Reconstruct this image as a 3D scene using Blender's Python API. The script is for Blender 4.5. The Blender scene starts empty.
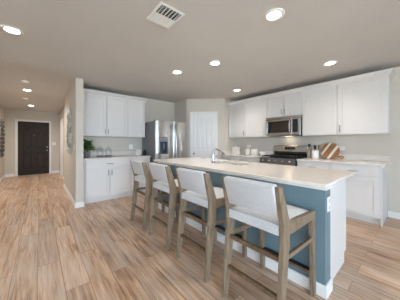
import bpy, bmesh, math, random
from mathutils import Vector, Matrix
random.seed(7)
S = bpy.context.scene
COL = S.collection
PI = math.pi

# ------------------------------------------------------------------ camera
CAM_H = 1.2246
cd = bpy.data.cameras.new('camera')
cam = bpy.data.objects.new('camera', cd)
COL.objects.link(cam)
cam.location = (0, 0, CAM_H)
cam.rotation_euler = (PI / 2, 0, math.radians(-40.36))
cd.sensor_width = 36
cd.lens = 188.93 / 400 * 36
cd.shift_y = -7.06 / 400
cd.clip_start = 0.02
S.camera = cam

# ------------------------------------------------------------------ world, exposure
W = bpy.data.worlds.new('daylight')
S.world = W
W.use_nodes = True
bg = W.node_tree.nodes['Background']
bg.inputs['Color'].default_value = (0.66, 0.82, 1.0, 1)
bg.inputs['Strength'].default_value = 8.5
LAMP_W = 7.6
sund = bpy.data.lights.new('sun', 'SUN')
sund.energy = 14.0
sund.angle = 0.01
sund.color = (1.0, 0.97, 0.94)
sun = bpy.data.objects.new('sun', sund)
COL.objects.link(sun)
sun.rotation_euler = Vector((-0.35, -0.5, -0.8)).to_track_quat('-Z', 'Y').to_euler()   # high sun over the far side of the house
S.view_settings.view_transform = 'Standard'
S.view_settings.look = 'None'
S.view_settings.gamma = 1
S.view_settings.use_curve_mapping = False
S.view_settings.exposure = 1.36
S.cycles.max_bounces = 12
S.cycles.diffuse_bounces = 8
S.cycles.caustics_reflective = False
S.cycles.caustics_refractive = False


# ------------------------------------------------------------------ helpers
def lin(r, g, b):
    return tuple(((c / 255) / 12.92 if c <= 10 else (((c / 255) + 0.055) / 1.055) ** 2.4) for c in (r, g, b))


MATS = {}


def mat(name, rgb, rough=0.5, metal=0.0, noise=0.0, scale=30.0, bump=0.0, bscale=None, stretch=(1, 1, 1), spec=0.5, trans=0.0, emit=None, coat=0.0):
    """Principled material with a little procedural variation in colour and relief."""
    m = bpy.data.materials.new(name)
    m.use_nodes = True
    nt = m.node_tree
    b = nt.nodes['Principled BSDF']
    c = lin(*rgb)
    b.inputs['Base Color'].default_value = (*c, 1)
    b.inputs['Roughness'].default_value = rough
    b.inputs['Metallic'].default_value = metal
    b.inputs['Specular IOR Level'].default_value = spec
    b.inputs['Transmission Weight'].default_value = trans
    b.inputs['Coat Weight'].default_value = coat
    if emit:
        b.inputs['Emission Color'].default_value = (*emit[0], 1)
        b.inputs['Emission Strength'].default_value = emit[1]
    tc = nt.nodes.new('ShaderNodeTexCoord')
    mp = nt.nodes.new('ShaderNodeMapping')
    mp.inputs['Scale'].default_value = stretch
    nt.links.new(tc.outputs['Object'], mp.inputs['Vector'])
    n = nt.nodes.new('ShaderNodeTexNoise')
    n.inputs['Scale'].default_value = scale
    n.inputs['Detail'].default_value = 4
    nt.links.new(mp.outputs['Vector'], n.inputs['Vector'])
    r = nt.nodes.new('ShaderNodeValToRGB')
    k = max(noise, 0.015)
    r.color_ramp.elements[0].position = 0.3
    r.color_ramp.elements[1].position = 0.7
    r.color_ramp.elements[0].color = (*[x * (1 - k) for x in c], 1)
    r.color_ramp.elements[1].color = (*[min(1, x * (1 + k)) for x in c], 1)
    nt.links.new(n.outputs['Fac'], r.inputs['Fac'])
    nt.links.new(r.outputs['Color'], b.inputs['Base Color'])
    if bump:
        n2 = nt.nodes.new('ShaderNodeTexNoise')
        n2.inputs['Scale'].default_value = bscale or scale
        nt.links.new(mp.outputs['Vector'], n2.inputs['Vector'])
        bp = nt.nodes.new('ShaderNodeBump')
        bp.inputs['Strength'].default_value = bump
        bp.inputs['Distance'].default_value = 0.004
        nt.links.new(n2.outputs['Fac'], bp.inputs['Height'])
        nt.links.new(bp.outputs['Normal'], b.inputs['Normal'])
    MATS[name] = m
    return m


def clear_glass(name, tint=(1, 1, 1), refl=0.08):
    m = bpy.data.materials.new(name)
    m.use_nodes = True
    nt = m.node_tree
    nt.nodes.remove(nt.nodes['Principled BSDF'])
    t = nt.nodes.new('ShaderNodeBsdfTransparent')
    t.inputs['Color'].default_value = (*tint, 1)
    g = nt.nodes.new('ShaderNodeBsdfGlossy')
    g.inputs['Roughness'].default_value = 0.03
    lw = nt.nodes.new('ShaderNodeLayerWeight')
    lw.inputs['Blend'].default_value = 0.25
    mul = nt.nodes.new('ShaderNodeMath')
    mul.operation = 'MULTIPLY_ADD'
    mul.inputs[1].default_value = 0.35
    mul.inputs[2].default_value = refl
    mx = nt.nodes.new('ShaderNodeMixShader')
    nt.links.new(lw.outputs['Facing'], mul.inputs[0])
    nt.links.new(mul.outputs[0], mx.inputs['Fac'])
    nt.links.new(t.outputs[0], mx.inputs[1])
    nt.links.new(g.outputs[0], mx.inputs[2])
    nt.links.new(mx.outputs[0], nt.nodes['Material Output'].inputs['Surface'])
    MATS[name] = m
    return m


def tag(o, label=None, cat=None, group=None, kind=None):
    if label: o['label'] = label
    if cat: o['category'] = cat
    if group: o['group'] = group
    if kind: o['kind'] = kind
    return o


def empty(name, loc, rz=0, label=None, cat=None, group=None):
    o = bpy.data.objects.new(name, None)
    COL.objects.link(o)
    o.empty_display_size = 0.1
    o.location = loc
    o.rotation_euler = (0, 0, rz)
    return tag(o, label, cat, group)


class MB:
    """Collects shapes into one mesh."""

    def __init__(self):
        self.bm = bmesh.new()

    def box(self, x0, x1, y0, y1, z0, z1, bev=0.0, seg=1, M=None):
        t = bmesh.new()
        bmesh.ops.create_cube(t, size=1)
        cx, cy, cz = (x0 + x1) / 2, (y0 + y1) / 2, (z0 + z1) / 2
        sx, sy, sz = abs(x1 - x0), abs(y1 - y0), abs(z1 - z0)
        for v in t.verts:
            v.co = Vector((cx + v.co.x * sx, cy + v.co.y * sy, cz + v.co.z * sz))
        if bev:
            bmesh.ops.bevel(t, geom=t.edges[:], offset=min(bev, 0.45 * min(sx, sy, sz)), segments=seg, affect='EDGES', profile=0.5)
        return self._merge(t, M)

    def _merge(self, t, M=None, smooth=False):
        if M is not None:
            bmesh.ops.transform(t, matrix=M, verts=t.verts[:])
        if smooth:
            for f in t.faces: f.smooth = True
        me = bpy.data.meshes.new('tmp')
        t.to_mesh(me)
        t.free()
        self.bm.from_mesh(me)
        bpy.data.meshes.remove(me)
        return self

    def prism(self, poly, axis, a, b, bev=0.0, seg=1, M=None):
        """poly: 2D points. axis 'x': (y,z); 'y': (x,z); 'z': (x,y)."""
        t = bmesh.new()

        def P(u, v, w):
            return {'x': (w, u, v), 'y': (u, w, v), 'z': (u, v, w)}[axis]
        va = [t.verts.new(P(u, v, a)) for u, v in poly]
        vb = [t.verts.new(P(u, v, b)) for u, v in poly]
        t.faces.new(va)
        t.faces.new(vb[::-1])
        n = len(poly)
        for i in range(n):
            t.faces.new((va[i], vb[i], vb[(i + 1) % n], va[(i + 1) % n]))
        bmesh.ops.recalc_face_normals(t, faces=t.faces[:])
        if bev:
            bmesh.ops.bevel(t, geom=t.edges[:], offset=bev, segments=seg, affect='EDGES', profile=0.5)
        return self._merge(t, M)

    def tube(self, pts, r, n=12, cap=True, M=None):
        """Round tube along points; r number or list."""
        t = bmesh.new()
        pts = [Vector(p) for p in pts]
        rr = r if isinstance(r, (list, tuple)) else [r] * len(pts)
        rings = []
        prev = None
        for i, p in enumerate(pts):
            d = (pts[min(i + 1, len(pts) - 1)] - pts[max(i - 1, 0)]).normalized()
            if prev is None:
                ref = Vector((0, 0, 1)) if abs(d.z) < 0.9 else Vector((1, 0, 0))
                u = d.cross(ref).normalized()
            else:
                u = (prev - d * prev.dot(d)).normalized()
            prev = u
            v = d.cross(u)
            rings.append([t.verts.new(p + (u * math.cos(2 * PI * k / n) + v * math.sin(2 * PI * k / n)) * rr[i]) for k in range(n)])
        for a, b in zip(rings, rings[1:]):
            for k in range(n):
                t.faces.new((a[k], a[(k + 1) % n], b[(k + 1) % n], b[k]))
        if cap:
            t.faces.new(rings[0][::-1])
            t.faces.new(rings[-1])
        for f in t.faces:
            f.smooth = len(f.verts) == 4
        bmesh.ops.recalc_face_normals(t, faces=t.faces[:])
        return self._merge(t, M)

    def lathe(self, prof, n=24, M=None, c=(0, 0)):
        """prof: list of (r, z); ends with r=0 are closed."""
        t = bmesh.new()
        rings = []
        for r, z in prof:
            if r < 1e-6:
                rings.append([t.verts.new((c[0], c[1], z))])
            else:
                rings.append([t.verts.new((c[0] + r * math.cos(2 * PI * k / n), c[1] + r * math.sin(2 * PI * k / n), z)) for k in range(n)])
        for a, b in zip(rings, rings[1:]):
            for k in range(n):
                k2 = (k + 1) % n
                if len(a) == 1 and len(b) == 1: continue
                if len(a) == 1: t.faces.new((a[0], b[k2], b[k]))
                elif len(b) == 1: t.faces.new((a[k], a[k2], b[0]))
                else: t.faces.new((a[k], a[k2], b[k2], b[k]))
        for f in t.faces: f.smooth = True
        bmesh.ops.recalc_face_normals(t, faces=t.faces[:])
        return self._merge(t, M)

    def sweep(self, prof, path, closed=False):
        """Moulding: prof points (out, z) swept along an XY path; out = right of travel."""
        t = bmesh.new()
        path = [Vector(p) for p in path]
        N = len(path)
        rings = []
        for i, p in enumerate(path):
            d0 = (path[i] - path[i - 1]).normalized() if i > 0 else None
            d1 = (path[i + 1] - path[i]).normalized() if i < N - 1 else None
            if d0 is None: d0 = d1
            if d1 is None: d1 = d0
            n0 = Vector((d0.y, -d0.x))
            n1 = Vector((d1.y, -d1.x))
            m = (n0 + n1).normalized()
            m = m / max(0.2, m.dot(n0))
            rings.append([t.verts.new((p.x + m.x * o, p.y + m.y * o, z)) for o, z in prof])
        k = len(prof)
        for a, b in zip(rings, rings[1:]):
            for j in range(k):
                t.faces.new((a[j], a[(j + 1) % k], b[(j + 1) % k], b[j]))
        t.faces.new(rings[0])
        t.faces.new(rings[-1][::-1])
        bmesh.ops.recalc_face_normals(t, faces=t.faces[:])
        return self._merge(t)

    def build(self, name, m, parent=None, loc=None, rot=None):
        me = bpy.data.meshes.new(name)
        self.bm.to_mesh(me)
        self.bm.free()
        o = bpy.data.objects.new(name, me)
        COL.objects.link(o)
        me.materials.append(MATS[m] if isinstance(m, str) else m)
        if parent: o.parent = parent
        if loc: o.location = loc
        if rot: o.rotation_euler = rot
        return o


def structure(mb, name, m):
    return tag(mb.build(name, m), kind='structure')


def copy_tree(o, parent=None):
    c = o.copy()
    COL.objects.link(c)
    if parent: c.parent = parent
    for ch in list(o.children):
        copy_tree(ch, c)
    return c


# ------------------------------------------------------------------ materials
mat('wall_paint', (207, 201, 191), 0.85, noise=0.02, scale=3, bump=0.05, bscale=250)
mat('ceiling_paint', (210, 208, 205), 0.9, noise=0.02, scale=2, bump=0.08, bscale=180)
mat('white_trim', (236, 236, 236), 0.45)
mat('cabinet_white', (222, 220, 219), 0.38, noise=0.01)
mat('island_blue', (109, 131, 141), 0.5, noise=0.02, scale=8)
mat('quartz', (228, 221, 214), 0.16, noise=0.06, scale=60, spec=0.5)
mat('steel', (200, 196, 192), 0.22, metal=1.0, noise=0.05, scale=6, stretch=(60, 60, 0.6))
mat('steel_dark', (120, 121, 124), 0.35, metal=0.7, noise=0.05)
mat('fridge_side', (128, 130, 134), 0.45, metal=0.3)
mat('nickel', (150, 150, 150), 0.28, metal=1.0)
mat('black_gloss', (14, 15, 18), 0.08, coat=0.5)
mat('micro_glass', (52, 44, 36), 0.1, coat=0.4)
mat('black_matte', (22, 22, 23), 0.5)
mat('screen_blue', (26, 48, 72), 0.12, coat=0.5)
mat('door_black', (54, 46, 41), 0.42, noise=0.2, scale=8, stretch=(6, 6, 0.6), spec=0.15)
mat('oak_grey', (132, 114, 94), 0.5, noise=0.3, scale=9, stretch=(5, 5, 0.9), bump=0.1, bscale=30)
mat('oak_brown', (112, 88, 66), 0.5, noise=0.3, scale=9, stretch=(5, 5, 0.9))
mat('fabric', (200, 201, 203), 0.9, noise=0.1, scale=110, bump=0.8, bscale=180)
mat('ceramic', (232, 229, 224), 0.25)
mat('ceramic_grey', (138, 140, 142), 0.6, noise=0.08, scale=40)
mat('soil', (52, 40, 32), 0.95, noise=0.3, scale=80)
mat('leaf', (76, 142, 52), 0.5, noise=0.35, scale=14)
mat('stem_green', (70, 98, 50), 0.6)
mat('board_wood', (158, 108, 66), 0.5, noise=0.2, scale=12, stretch=(1, 6, 1))
mat('board_white', (228, 220, 208), 0.5, noise=0.04)
mat('spoon_wood', (172, 132, 88), 0.6, noise=0.15)
mat('spoon_dark', (70, 48, 36), 0.6, noise=0.15)
mat('bottle_grey', (150, 136, 120), 0.2, coat=0.3)
mat('cap_blue', (46, 62, 78), 0.4)
mat('art_metal', (196, 194, 190), 0.45, metal=0.3, noise=0.25, scale=30)
mat('art_dark', (92, 88, 86), 0.5, metal=0.4, noise=0.25, scale=30)
mat('plastic_white', (240, 240, 238), 0.4)
mat('duct_shade', (30, 31, 33), 0.9)
mat('lens', (255, 250, 240), 0.5, emit=((1.0, 0.94, 0.84), 9.0))
mat('task_lens', (255, 240, 215), 0.5, emit=((1.0, 0.85, 0.62), 1.5))
mat('wood_underside', (196, 160, 116), 0.6, noise=0.1)
mat('concrete', (205, 203, 198), 0.9, noise=0.1)
clear_glass('window_glass', (0.96, 0.98, 0.98), 0.05)
clear_glass('jar_glass', (0.95, 0.96, 0.96), 0.03)
mat('chrome', (214, 217, 222), 0.12, metal=1.0)


def plank_material():
    m = bpy.data.materials.new('plank_floor')
    m.use_nodes = True
    nt = m.node_tree
    L = nt.links.new
    b = nt.nodes['Principled BSDF']
    tc = nt.nodes.new('ShaderNodeTexCoord')
    mp = nt.nodes.new('ShaderNodeMapping')
    mp.inputs['Rotation'].default_value = (0, 0, PI / 2)
    mp.inputs['Location'].default_value = (0.4, 0.013, 0)
    L(tc.outputs['Object'], mp.inputs['Vector'])
    br = nt.nodes.new('ShaderNodeTexBrick')
    br.offset = 0.37
    br.inputs['Color1'].default_value = (0, 0, 0, 1)
    br.inputs['Color2'].default_value = (1, 1, 1, 1)
    br.inputs['Mortar'].default_value = (0.5, 0.5, 0.5, 1)
    br.inputs['Scale'].default_value = 1
    br.inputs['Mortar Size'].default_value = 0.0016
    br.inputs['Mortar Smooth'].default_value = 0.2
    br.inputs['Brick Width'].default_value = 1.5
    br.inputs['Row Height'].default_value = 0.178
    L(mp.outputs['Vector'], br.inputs['Vector'])
    # grain coordinates, shifted plank by plank
    sh = nt.nodes.new('ShaderNodeVectorMath')
    sh.operation = 'MULTIPLY_ADD'
    sh.inputs[1].default_value = (31, 17, 5)
    L(br.outputs['Color'], sh.inputs[0])
    L(mp.outputs['Vector'], sh.inputs[2])
    st = nt.nodes.new('ShaderNodeVectorMath')
    st.operation = 'MULTIPLY'
    st.inputs[1].default_value = (0.9, 17, 1)
    L(sh.outputs[0], st.inputs[0])
    g = nt.nodes.new('ShaderNodeTexNoise')
    g.inputs['Scale'].default_value = 2.2
    g.inputs['Detail'].default_value = 8
    g.inputs['Roughness'].default_value = 0.68
    g.inputs['Distortion'].default_value = 0.35
    L(st.outputs[0], g.inputs['Vector'])
    ramp = nt.nodes.new('ShaderNodeValToRGB')
    cr = ramp.color_ramp
    cr.elements[0].position = 0.30
    cr.elements[0].color = (*lin(112, 82, 62), 1)
    cr.elements[1].position = 0.68
    cr.elements[1].color = (*lin(228, 201, 176), 1)
    e = cr.elements.new(0.47)
    e.color = (*lin(188, 153, 124), 1)
    L(g.outputs['Fac'], ramp.inputs['Fac'])
    # broad greyish wash and short dark knots within the planks
    st2 = nt.nodes.new('ShaderNodeVectorMath')
    st2.operation = 'MULTIPLY'
    st2.inputs[1].default_value = (1.1, 4.5, 1)
    L(sh.outputs[0], st2.inputs[0])
    g2 = nt.nodes.new('ShaderNodeTexNoise')
    g2.inputs['Scale'].default_value = 1.5
    g2.inputs['Detail'].default_value = 3
    L(st2.outputs[0], g2.inputs['Vector'])
    w1 = nt.nodes.new('ShaderNodeMapRange')
    w1.inputs['From Min'].default_value = 0.42
    w1.inputs['From Max'].default_value = 0.68
    w1.inputs['To Max'].default_value = 0.6
    L(g2.outputs['Fac'], w1.inputs['Value'])
    wash = nt.nodes.new('ShaderNodeMixRGB')
    wash.inputs['Color2'].default_value = (*lin(205, 190, 178), 1)
    L(w1.outputs[0], wash.inputs['Fac'])
    L(ramp.outputs['Color'], wash.inputs['Color1'])
    w2 = nt.nodes.new('ShaderNodeMapRange')
    w2.inputs['From Min'].default_value = 0.40
    w2.inputs['From Max'].default_value = 0.25
    w2.inputs['To Max'].default_value = 0.6
    L(g2.outputs['Fac'], w2.inputs['Value'])
    knot = nt.nodes.new('ShaderNodeMixRGB')
    knot.blend_type = 'MULTIPLY'
    knot.inputs['Color2'].default_value = (*lin(170, 142, 122), 1)
    L(w2.outputs[0], knot.inputs['Fac'])
    L(wash.outputs['Color'], knot.inputs['Color1'])
    tone = nt.nodes.new('ShaderNodeValToRGB')
    t = tone.color_ramp
    t.elements[0].position = 0.0
    t.elements[0].color = (0.86, 0.83, 0.81, 1)
    t.elements[1].position = 1.0
    t.elements[1].color = (1.10, 1.09, 1.08, 1)
    e = t.elements.new(0.5)
    e.color = (0.97, 0.955, 0.94, 1)
    L(br.outputs['Color'], tone.inputs['Fac'])
    mu = nt.nodes.new('ShaderNodeMixRGB')
    mu.blend_type = 'MULTIPLY'
    mu.inputs['Fac'].default_value = 1
    L(knot.outputs['Color'], mu.inputs['Color1'])
    L(tone.outputs['Color'], mu.inputs['Color2'])
    seam = nt.nodes.new('ShaderNodeMixRGB')
    seam.blend_type = 'MIX'
    seam.inputs['Color2'].default_value = (*lin(98, 76, 60), 1)
    L(br.outputs['Fac'], seam.inputs['Fac'])
    L(mu.outputs['Color'], seam.inputs['Color1'])
    L(seam.outputs['Color'], b.inputs['Base Color'])
    b.inputs['Roughness'].default_value = 0.36
    bp = nt.nodes.new('ShaderNodeBump')
    bp.inputs['Strength'].default_value = 0.12
    bp.inputs['Distance'].default_value = 0.003
    L(g.outputs['Fac'], bp.inputs['Height'])
    L(bp.outputs['Normal'], b.inputs['Normal'])
    MATS['plank_floor'] = m


plank_material()

# ------------------------------------------------------------------ room shell
CEIL = 2.455
XR = 4.413      # right kitchen wall
YB = 4.92       # kitchen back wall
YH = 9.66       # hall end wall
YREAR = -3.6    # wall behind the camera
XL = -4.2       # far left wall of the living side
T = 0.12

structure(MB().box(XL - T, XR + T, YREAR - T, YH + T, -0.1, 0), 'floor', 'plank_floor')
structure(MB().box(XL - T, XR + T, YREAR - T, YH + T, CEIL, CEIL + 0.12), 'ceiling', 'ceiling_paint')
structure(MB().box(-40, 40, -40, 40, -0.35, -0.25), 'ground', 'concrete')


def wall_with_holes(name, axis, at, t, a0, a1, holes, mname='wall_paint'):
    """axis 'x': wall runs along X at y=at..at+t; holes (a,b,z0,z1)."""
    mb = MB()

    def add(u0, u1, z0, z1):
        if u1 - u0 < 1e-4 or z1 - z0 < 1e-4: return
        if axis == 'x': mb.box(u0, u1, at, at + t, z0, z1)
        else: mb.box(at, at + t, u0, u1, z0, z1)
    cur = a0
    for (h0, h1, z0, z1) in sorted(holes):
        add(cur, h0, 0, CEIL)
        add(h0, h1, 0, z0)
        add(h0, h1, z1, CEIL)
        cur = h1
    add(cur, a1, 0, CEIL)
    return structure(mb, name, mname)


DX0, DX1 = -0.612, 0.302     # front door
wall_with_holes('wall_hall_end', 'x', YH, T, -0.95, 0.62, [(DX0 - 0.02, DX1 + 0.02, 0, 2.05)])
wall_with_holes('wall_hall_left', 'y', -0.95 - T, T, 4.22, YH + T, [])
wall_with_holes('wall_living_north', 'x', 4.22, T, XL, -0.95 - T, [])
wall_with_holes('wall_hall_right', 'y', 0.52, 0.125, 4.22, 6.42, [])
wall_with_holes('wall_hall_recess', 'y', 0.62, T, 6.42, YH + T, [(8.0, 8.84, 0, 2.05)])
wall_with_holes('wall_kitchen_back', 'x', YB, T, 0.645, XR + T, [])
wall_with_holes('wall_pantry_side', 'y', 3.157, T, 4.30, YB, [])
wall_with_holes('wall_pantry_return', 'x', 3.549, T, 3.905, XR, [])
wall_with_holes('wall_right', 'y', XR, T, YREAR - T, YB, [])
REAR_WIN = [(-3.7, -1.7, 0.3, 2.2), (-1.2, 0.8, 0.3, 2.2), (2.0, 2.75, 1.15, 2.05)]
wall_with_holes('wall_rear', 'x', YREAR - T, T, XL - T, XR, REAR_WIN)
LEFT_WIN = [(-2.6, -1.3, 0.6, 2.15)]
wall_with_holes('wall_left', 'y', XL - T, T, YREAR, 4.22 + T, LEFT_WIN)

# pantry diagonal wall, with the door opening
A = Vector((3.157, 4.278))
B = Vector((3.886, 3.549))
dd = (B - A).normalized()            # along the wall, left to right as seen
nn = Vector((-dd.y, dd.x))           # behind the wall (away from the camera)
if nn.x < 0: nn = -nn
DIAG = Matrix(((dd.x, nn.x, 0, A.x), (dd.y, nn.y, 0, A.y), (0, 0, 1, 0), (0, 0, 0, 1)))
LEN = (B - A).length
P0, P1 = 0.141, 0.794                # door leaf along the diagonal
mb = MB()
mb.box(0, P0 - 0.015, 0, T, 0, CEIL, M=DIAG)
mb.box(P1 + 0.015, LEN, 0, T, 0, CEIL, M=DIAG)
mb.box(P0 - 0.015, P1 + 0.015, 0, T, 2.05, CEIL, M=DIAG)
structure(mb, 'wall_pantry_diagonal', 'wall_paint')

# windows behind the camera and on the living side (daylight comes in here)
wn = 0


def window(axis, at, a0, a1, z0, z1):
    global wn
    wn += 1
    fr = MB()

    def bx(u0, u1, v0, v1, za, zb):
        if axis == 'x': fr.box(u0, u1, at + v0, at + v1, za, zb)
        else: fr.box(at + v0, at + v1, u0, u1, za, zb)
    f = 0.05
    bx(a0, a0 + f, 0.03, 0.09, z0, z1)
    bx(a1 - f, a1, 0.03, 0.09, z0, z1)
    bx(a0 + f, a1 - f, 0.03, 0.09, z0, z0 + f)
    bx(a0 + f, a1 - f, 0.03, 0.09, z1 - f, z1)
    mid = (a0 + a1) / 2
    bx(mid - 0.02, mid + 0.02, 0.035, 0.085, z0 + f, z1 - f)
    root = structure(fr, 'window_%d' % wn, 'white_trim')
    p = MB()
    if axis == 'x': p.box(a0 + f, a1 - f, at + 0.055, at + 0.061, z0 + f, z1 - f)
    else: p.box(at + 0.055, at + 0.061, a0 + f, a1 - f, z0 + f, z1 - f)
    p.build('pane', 'window_glass', root)
    s = MB()
    if axis == 'x': s.box(a0 - 0.05, a1 + 0.05, at + T, at + T + 0.03, z0 - 0.03, z0, 0.004)
    else: s.box(at + T, at + T + 0.03, a0 - 0.05, a1 + 0.05, z0 - 0.03, z0, 0.004)
    s.build('window_sill', 'white_trim', root)
    # sky portal in the opening (guides sampling only, gives no light of its own)
    ld = bpy.data.lights.new('sky_portal', 'AREA')
    ld.shape = 'RECTANGLE'
    ld.size = a1 - a0
    ld.size_y = z1 - z0
    ld.cycles.is_portal = True
    lo = bpy.data.objects.new('sky_portal', ld)
    COL.objects.link(lo)
    if axis == 'x':
        lo.location = (mid, at - 0.02, (z0 + z1) / 2)
        lo.rotation_euler = (PI / 2, 0, 0)
        lo.rotation_euler = Vector((0, 1, 0)).to_track_quat('-Z', 'Y').to_euler()
    else:
        lo.location = (at - 0.02, mid, (z0 + z1) / 2)
        lo.rotation_euler = Vector((1, 0, 0)).to_track_quat('-Z', 'Y').to_euler()


for w_ in REAR_WIN: window('x', YREAR - T, *w_)
for w_ in LEFT_WIN: window('y', XL - T, *w_)

# baseboards
BASE = [(0, 0), (0.015, 0), (0.015, 0.085), (0.009, 0.1), (0, 0.1)]
structure(MB().sweep(BASE, [(-0.95, YH), (DX0 - 0.085, YH)]), 'baseboard_hall_end', 'white_trim')
structure(MB().sweep(BASE, [(DX1 + 0.085, YH), (0.62, YH)]), 'baseboard_hall_corner', 'white_trim')
structure(MB().sweep(BASE, [(-0.95, 4.24), (-0.95, YH - 0.02)]), 'baseboard_hall_left', 'white_trim')
structure(MB().sweep(BASE, [(0.62, 6.42), (0.52, 6.42), (0.52, 4.22), (0.645, 4.22), (0.645, 4.305)]), 'baseboard_hall_right', 'white_trim')
structure(MB().sweep(BASE, [(0.62, YH - 0.02), (0.62, 8.92)]), 'baseboard_hall_far', 'white_trim')
structure(MB().sweep(BASE, [(0.62, 7.92), (0.62, 6.44)]), 'baseboard_hall_recess', 'white_trim')
structure(MB().sweep(BASE, [(XR, 0.37), (XR, YREAR)]), 'baseboard_right', 'white_trim')
structure(MB().sweep(BASE, [(A.x, YB - 0.02), (A.x, A.y), tuple(A + dd * (P0 - 0.08))]), 'baseboard_pantry', 'white_trim')


def casing(name, M, x0, x1, top, w=0.062, t=0.016, m='white_trim'):
    mb = MB()
    mb.box(x0 - w, x0, -t, 0, 0, top + w, 0.004, M=M)
    mb.box(x1, x1 + w, -t, 0, 0, top + w, 0.004, M=M)
    mb.box(x0, x1, -t, 0, top, top + w, 0.004, M=M)
    mb.box(x0 - 0.012, x0, 0, T * 0.7, 0, top, M=M)
    mb.box(x1, x1 + 0.012, 0, T * 0.7, 0, top, M=M)
    mb.box(x0 - 0.012, x1 + 0.012, 0, T * 0.7, top, top + 0.012, M=M)
    mb.box(x0 - 0.012, x0 + 0.014, 0.058, 0.085, 0, top, M=M).box(x1 - 0.014, x1 + 0.012, 0.058, 0.085, 0, top, M=M).box(x0, x1, 0.058, 0.085, top - 0.014, top + 0.01, M=M)
    mb.box(x0, x1, 0.02, 0.085, 0, 0.007, M=M)
    return structure(mb, name, m)


def panel_door(name, mname, M, x0, x1, h, cols, rows, y0=0.02, t=0.035, stile=0.11, arch=False):
    """Door leaf: slab with raised panels in sunk fields. cols: list of (x0,x1) fractions in metres; rows: (z0,z1)."""
    mb = MB()
    mb.box(x0, x1, y0 + 0.031, y0 + t, 0.008, h, M=M)
    # stiles and rails in front of the sunk fields
    xs = [x0] + [v for c in cols for v in c] + [x1]
    for a, b in zip(xs[0::2], xs[1::2]):
        mb.box(a, b, y0 - 0.006, y0 + 0.033, 0.008, h, 0.004, M=M)
    zs = [0.008] + [v for r in rows for v in r] + [h]
    for (ca, cb) in cols:
        for a, b in zip(zs[0::2], zs[1::2]):
            mb.box(ca, cb, y0 - 0.006, y0 + 0.033, a, b, 0.004, M=M)
        for (ra, rb) in rows:
            i = 0.038
            mb.box(ca + i, cb - i, y0 + 0.0, y0 + 0.033, ra + i, rb - i, 0.012, M=M)
    return structure(mb, name, mname)


# front door
I = Matrix.Translation((0, YH, 0))
casing('trim_1', I, DX0, DX1, 2.035)
dw = DX1 - DX0
d1 = panel_door('door_1', 'door_black', I, DX0 + 0.003, DX1 - 0.003, 2.03,
                [(DX0 + 0.13, DX0 + dw / 2 - 0.06), (DX0 + dw / 2 + 0.06, DX1 - 0.13)],
                [(0.22, 0.86), (1.02, 1.62), (1.73, 1.91)])
hx = DX1 - 0.065
mb = MB()
mb.lathe([(0, 0), (0.03, 0), (0.03, 0.008), (0.012, 0.012), (0.012, 0.035), (0.026, 0.045), (0.029, 0.06), (0.02, 0.074), (0, 0.078)],
         20, M=Matrix.Translation((hx, YH + 0.016, 0.93)) @ Matrix.Rotation(PI / 2, 4, 'X'))
mb.build('door_knob', 'nickel', d1)
mb = MB()
mb.lathe([(0, 0), (0.032, 0), (0.032, 0.012), (0.026, 0.022), (0, 0.024)], 20, M=Matrix.Translation((hx, YH + 0.016, 1.06)) @ Matrix.Rotation(PI / 2, 4, 'X'))
mb.build('deadbolt', 'nickel', d1)
mb = MB()
mb.lathe([(0, 0), (0.016, 0), (0.016, 0.008), (0.01, 0.012), (0, 0.012)], 16, M=Matrix.Translation(((DX0 + DX1) / 2, YH + 0.016, 1.52)) @ Matrix.Rotation(PI / 2, 4, 'X'))
mb.build('peephole', 'nickel', d1)

# pantry door
casing('trim_2', DIAG, P0, P1, 2.035, 0.058)
pw = P1 - P0
d2 = panel_door('door_2', 'white_trim', DIAG, P0 + 0.003, P1 - 0.003, 2.03,
                [(P0 + 0.1, P0 + pw / 2 - 0.045), (P0 + pw / 2 + 0.045, P1 - 0.1)],
                [(0.2, 0.88), (1.04, 1.9)])
mb = MB()
mb.lathe([(0, 0), (0.028, 0), (0.028, 0.008), (0.011, 0.012), (0.011, 0.035), (0.024, 0.045), (0.027, 0.058), (0.018, 0.07), (0, 0.074)],
         20, M=DIAG @ Matrix.Translation((P0 + 0.055, 0.016, 0.93)) @ Matrix.Rotation(PI / 2, 4, 'X'))
mb.build('door_knob', 'nickel', d2)

# white door in the recessed hall wall
HR = Matrix(((0, 1, 0, 0.62), (-1, 0, 0, 8.82), (0, 0, 1, 0), (0, 0, 0, 1)))
casing('trim_3', HR, 0.0, 0.8, 2.035, 0.058)
panel_door('door_3', 'white_trim', HR, 0.003, 0.797, 2.03, [(0.11, 0.35), (0.45, 0.69)], [(0.2, 0.88), (1.04, 1.9)])


# ------------------------------------------------------------------ cabinets
def shaker(w, h, t=0.02, rail=0.062, x=0, z=0, y=0):
    """Shaker front: frame and sunk panel; front face at y - t, back at y."""
    mb = MB()
    mb.box(x, x + rail, y - t, y, z, z + h, 0.0015)
    mb.box(x + w - rail, x + w, y - t, y, z, z + h, 0.0015)
    mb.box(x + rail, x + w - rail, y - t, y, z, z + rail, 0.0015)
    mb.box(x + rail, x + w - rail, y - t, y, z + h - rail, z + h, 0.0015)
    mb.box(x + rail - 0.002, x + w - rail + 0.002, y - t + 0.009, y - 0.002, z + rail - 0.002, z + h - rail + 0.002)
    return mb


def pull(parent, x, z, y, L=0.11, vert=True, name='handle'):
    mb = MB()
    if vert:
        mb.tube([(x, y - 0.028, z - L / 2), (x, y - 0.028, z + L / 2)], 0.0058, 10)
        for s in (-1, 1): mb.tube([(x, y, z + s * L * 0.38), (x, y - 0.028, z + s * L * 0.38)], 0.0045, 8)
    else:
        mb.tube([(x - L / 2, y - 0.028, z), (x + L / 2, y - 0.028, z)], 0.0058, 10)
        for s in (-1, 1): mb.tube([(x + s * L * 0.38, y, z), (x + s * L * 0.38, y - 0.028, z)], 0.0045, 8)
    o = mb.build(name, 'nickel', parent)
    return o


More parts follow.
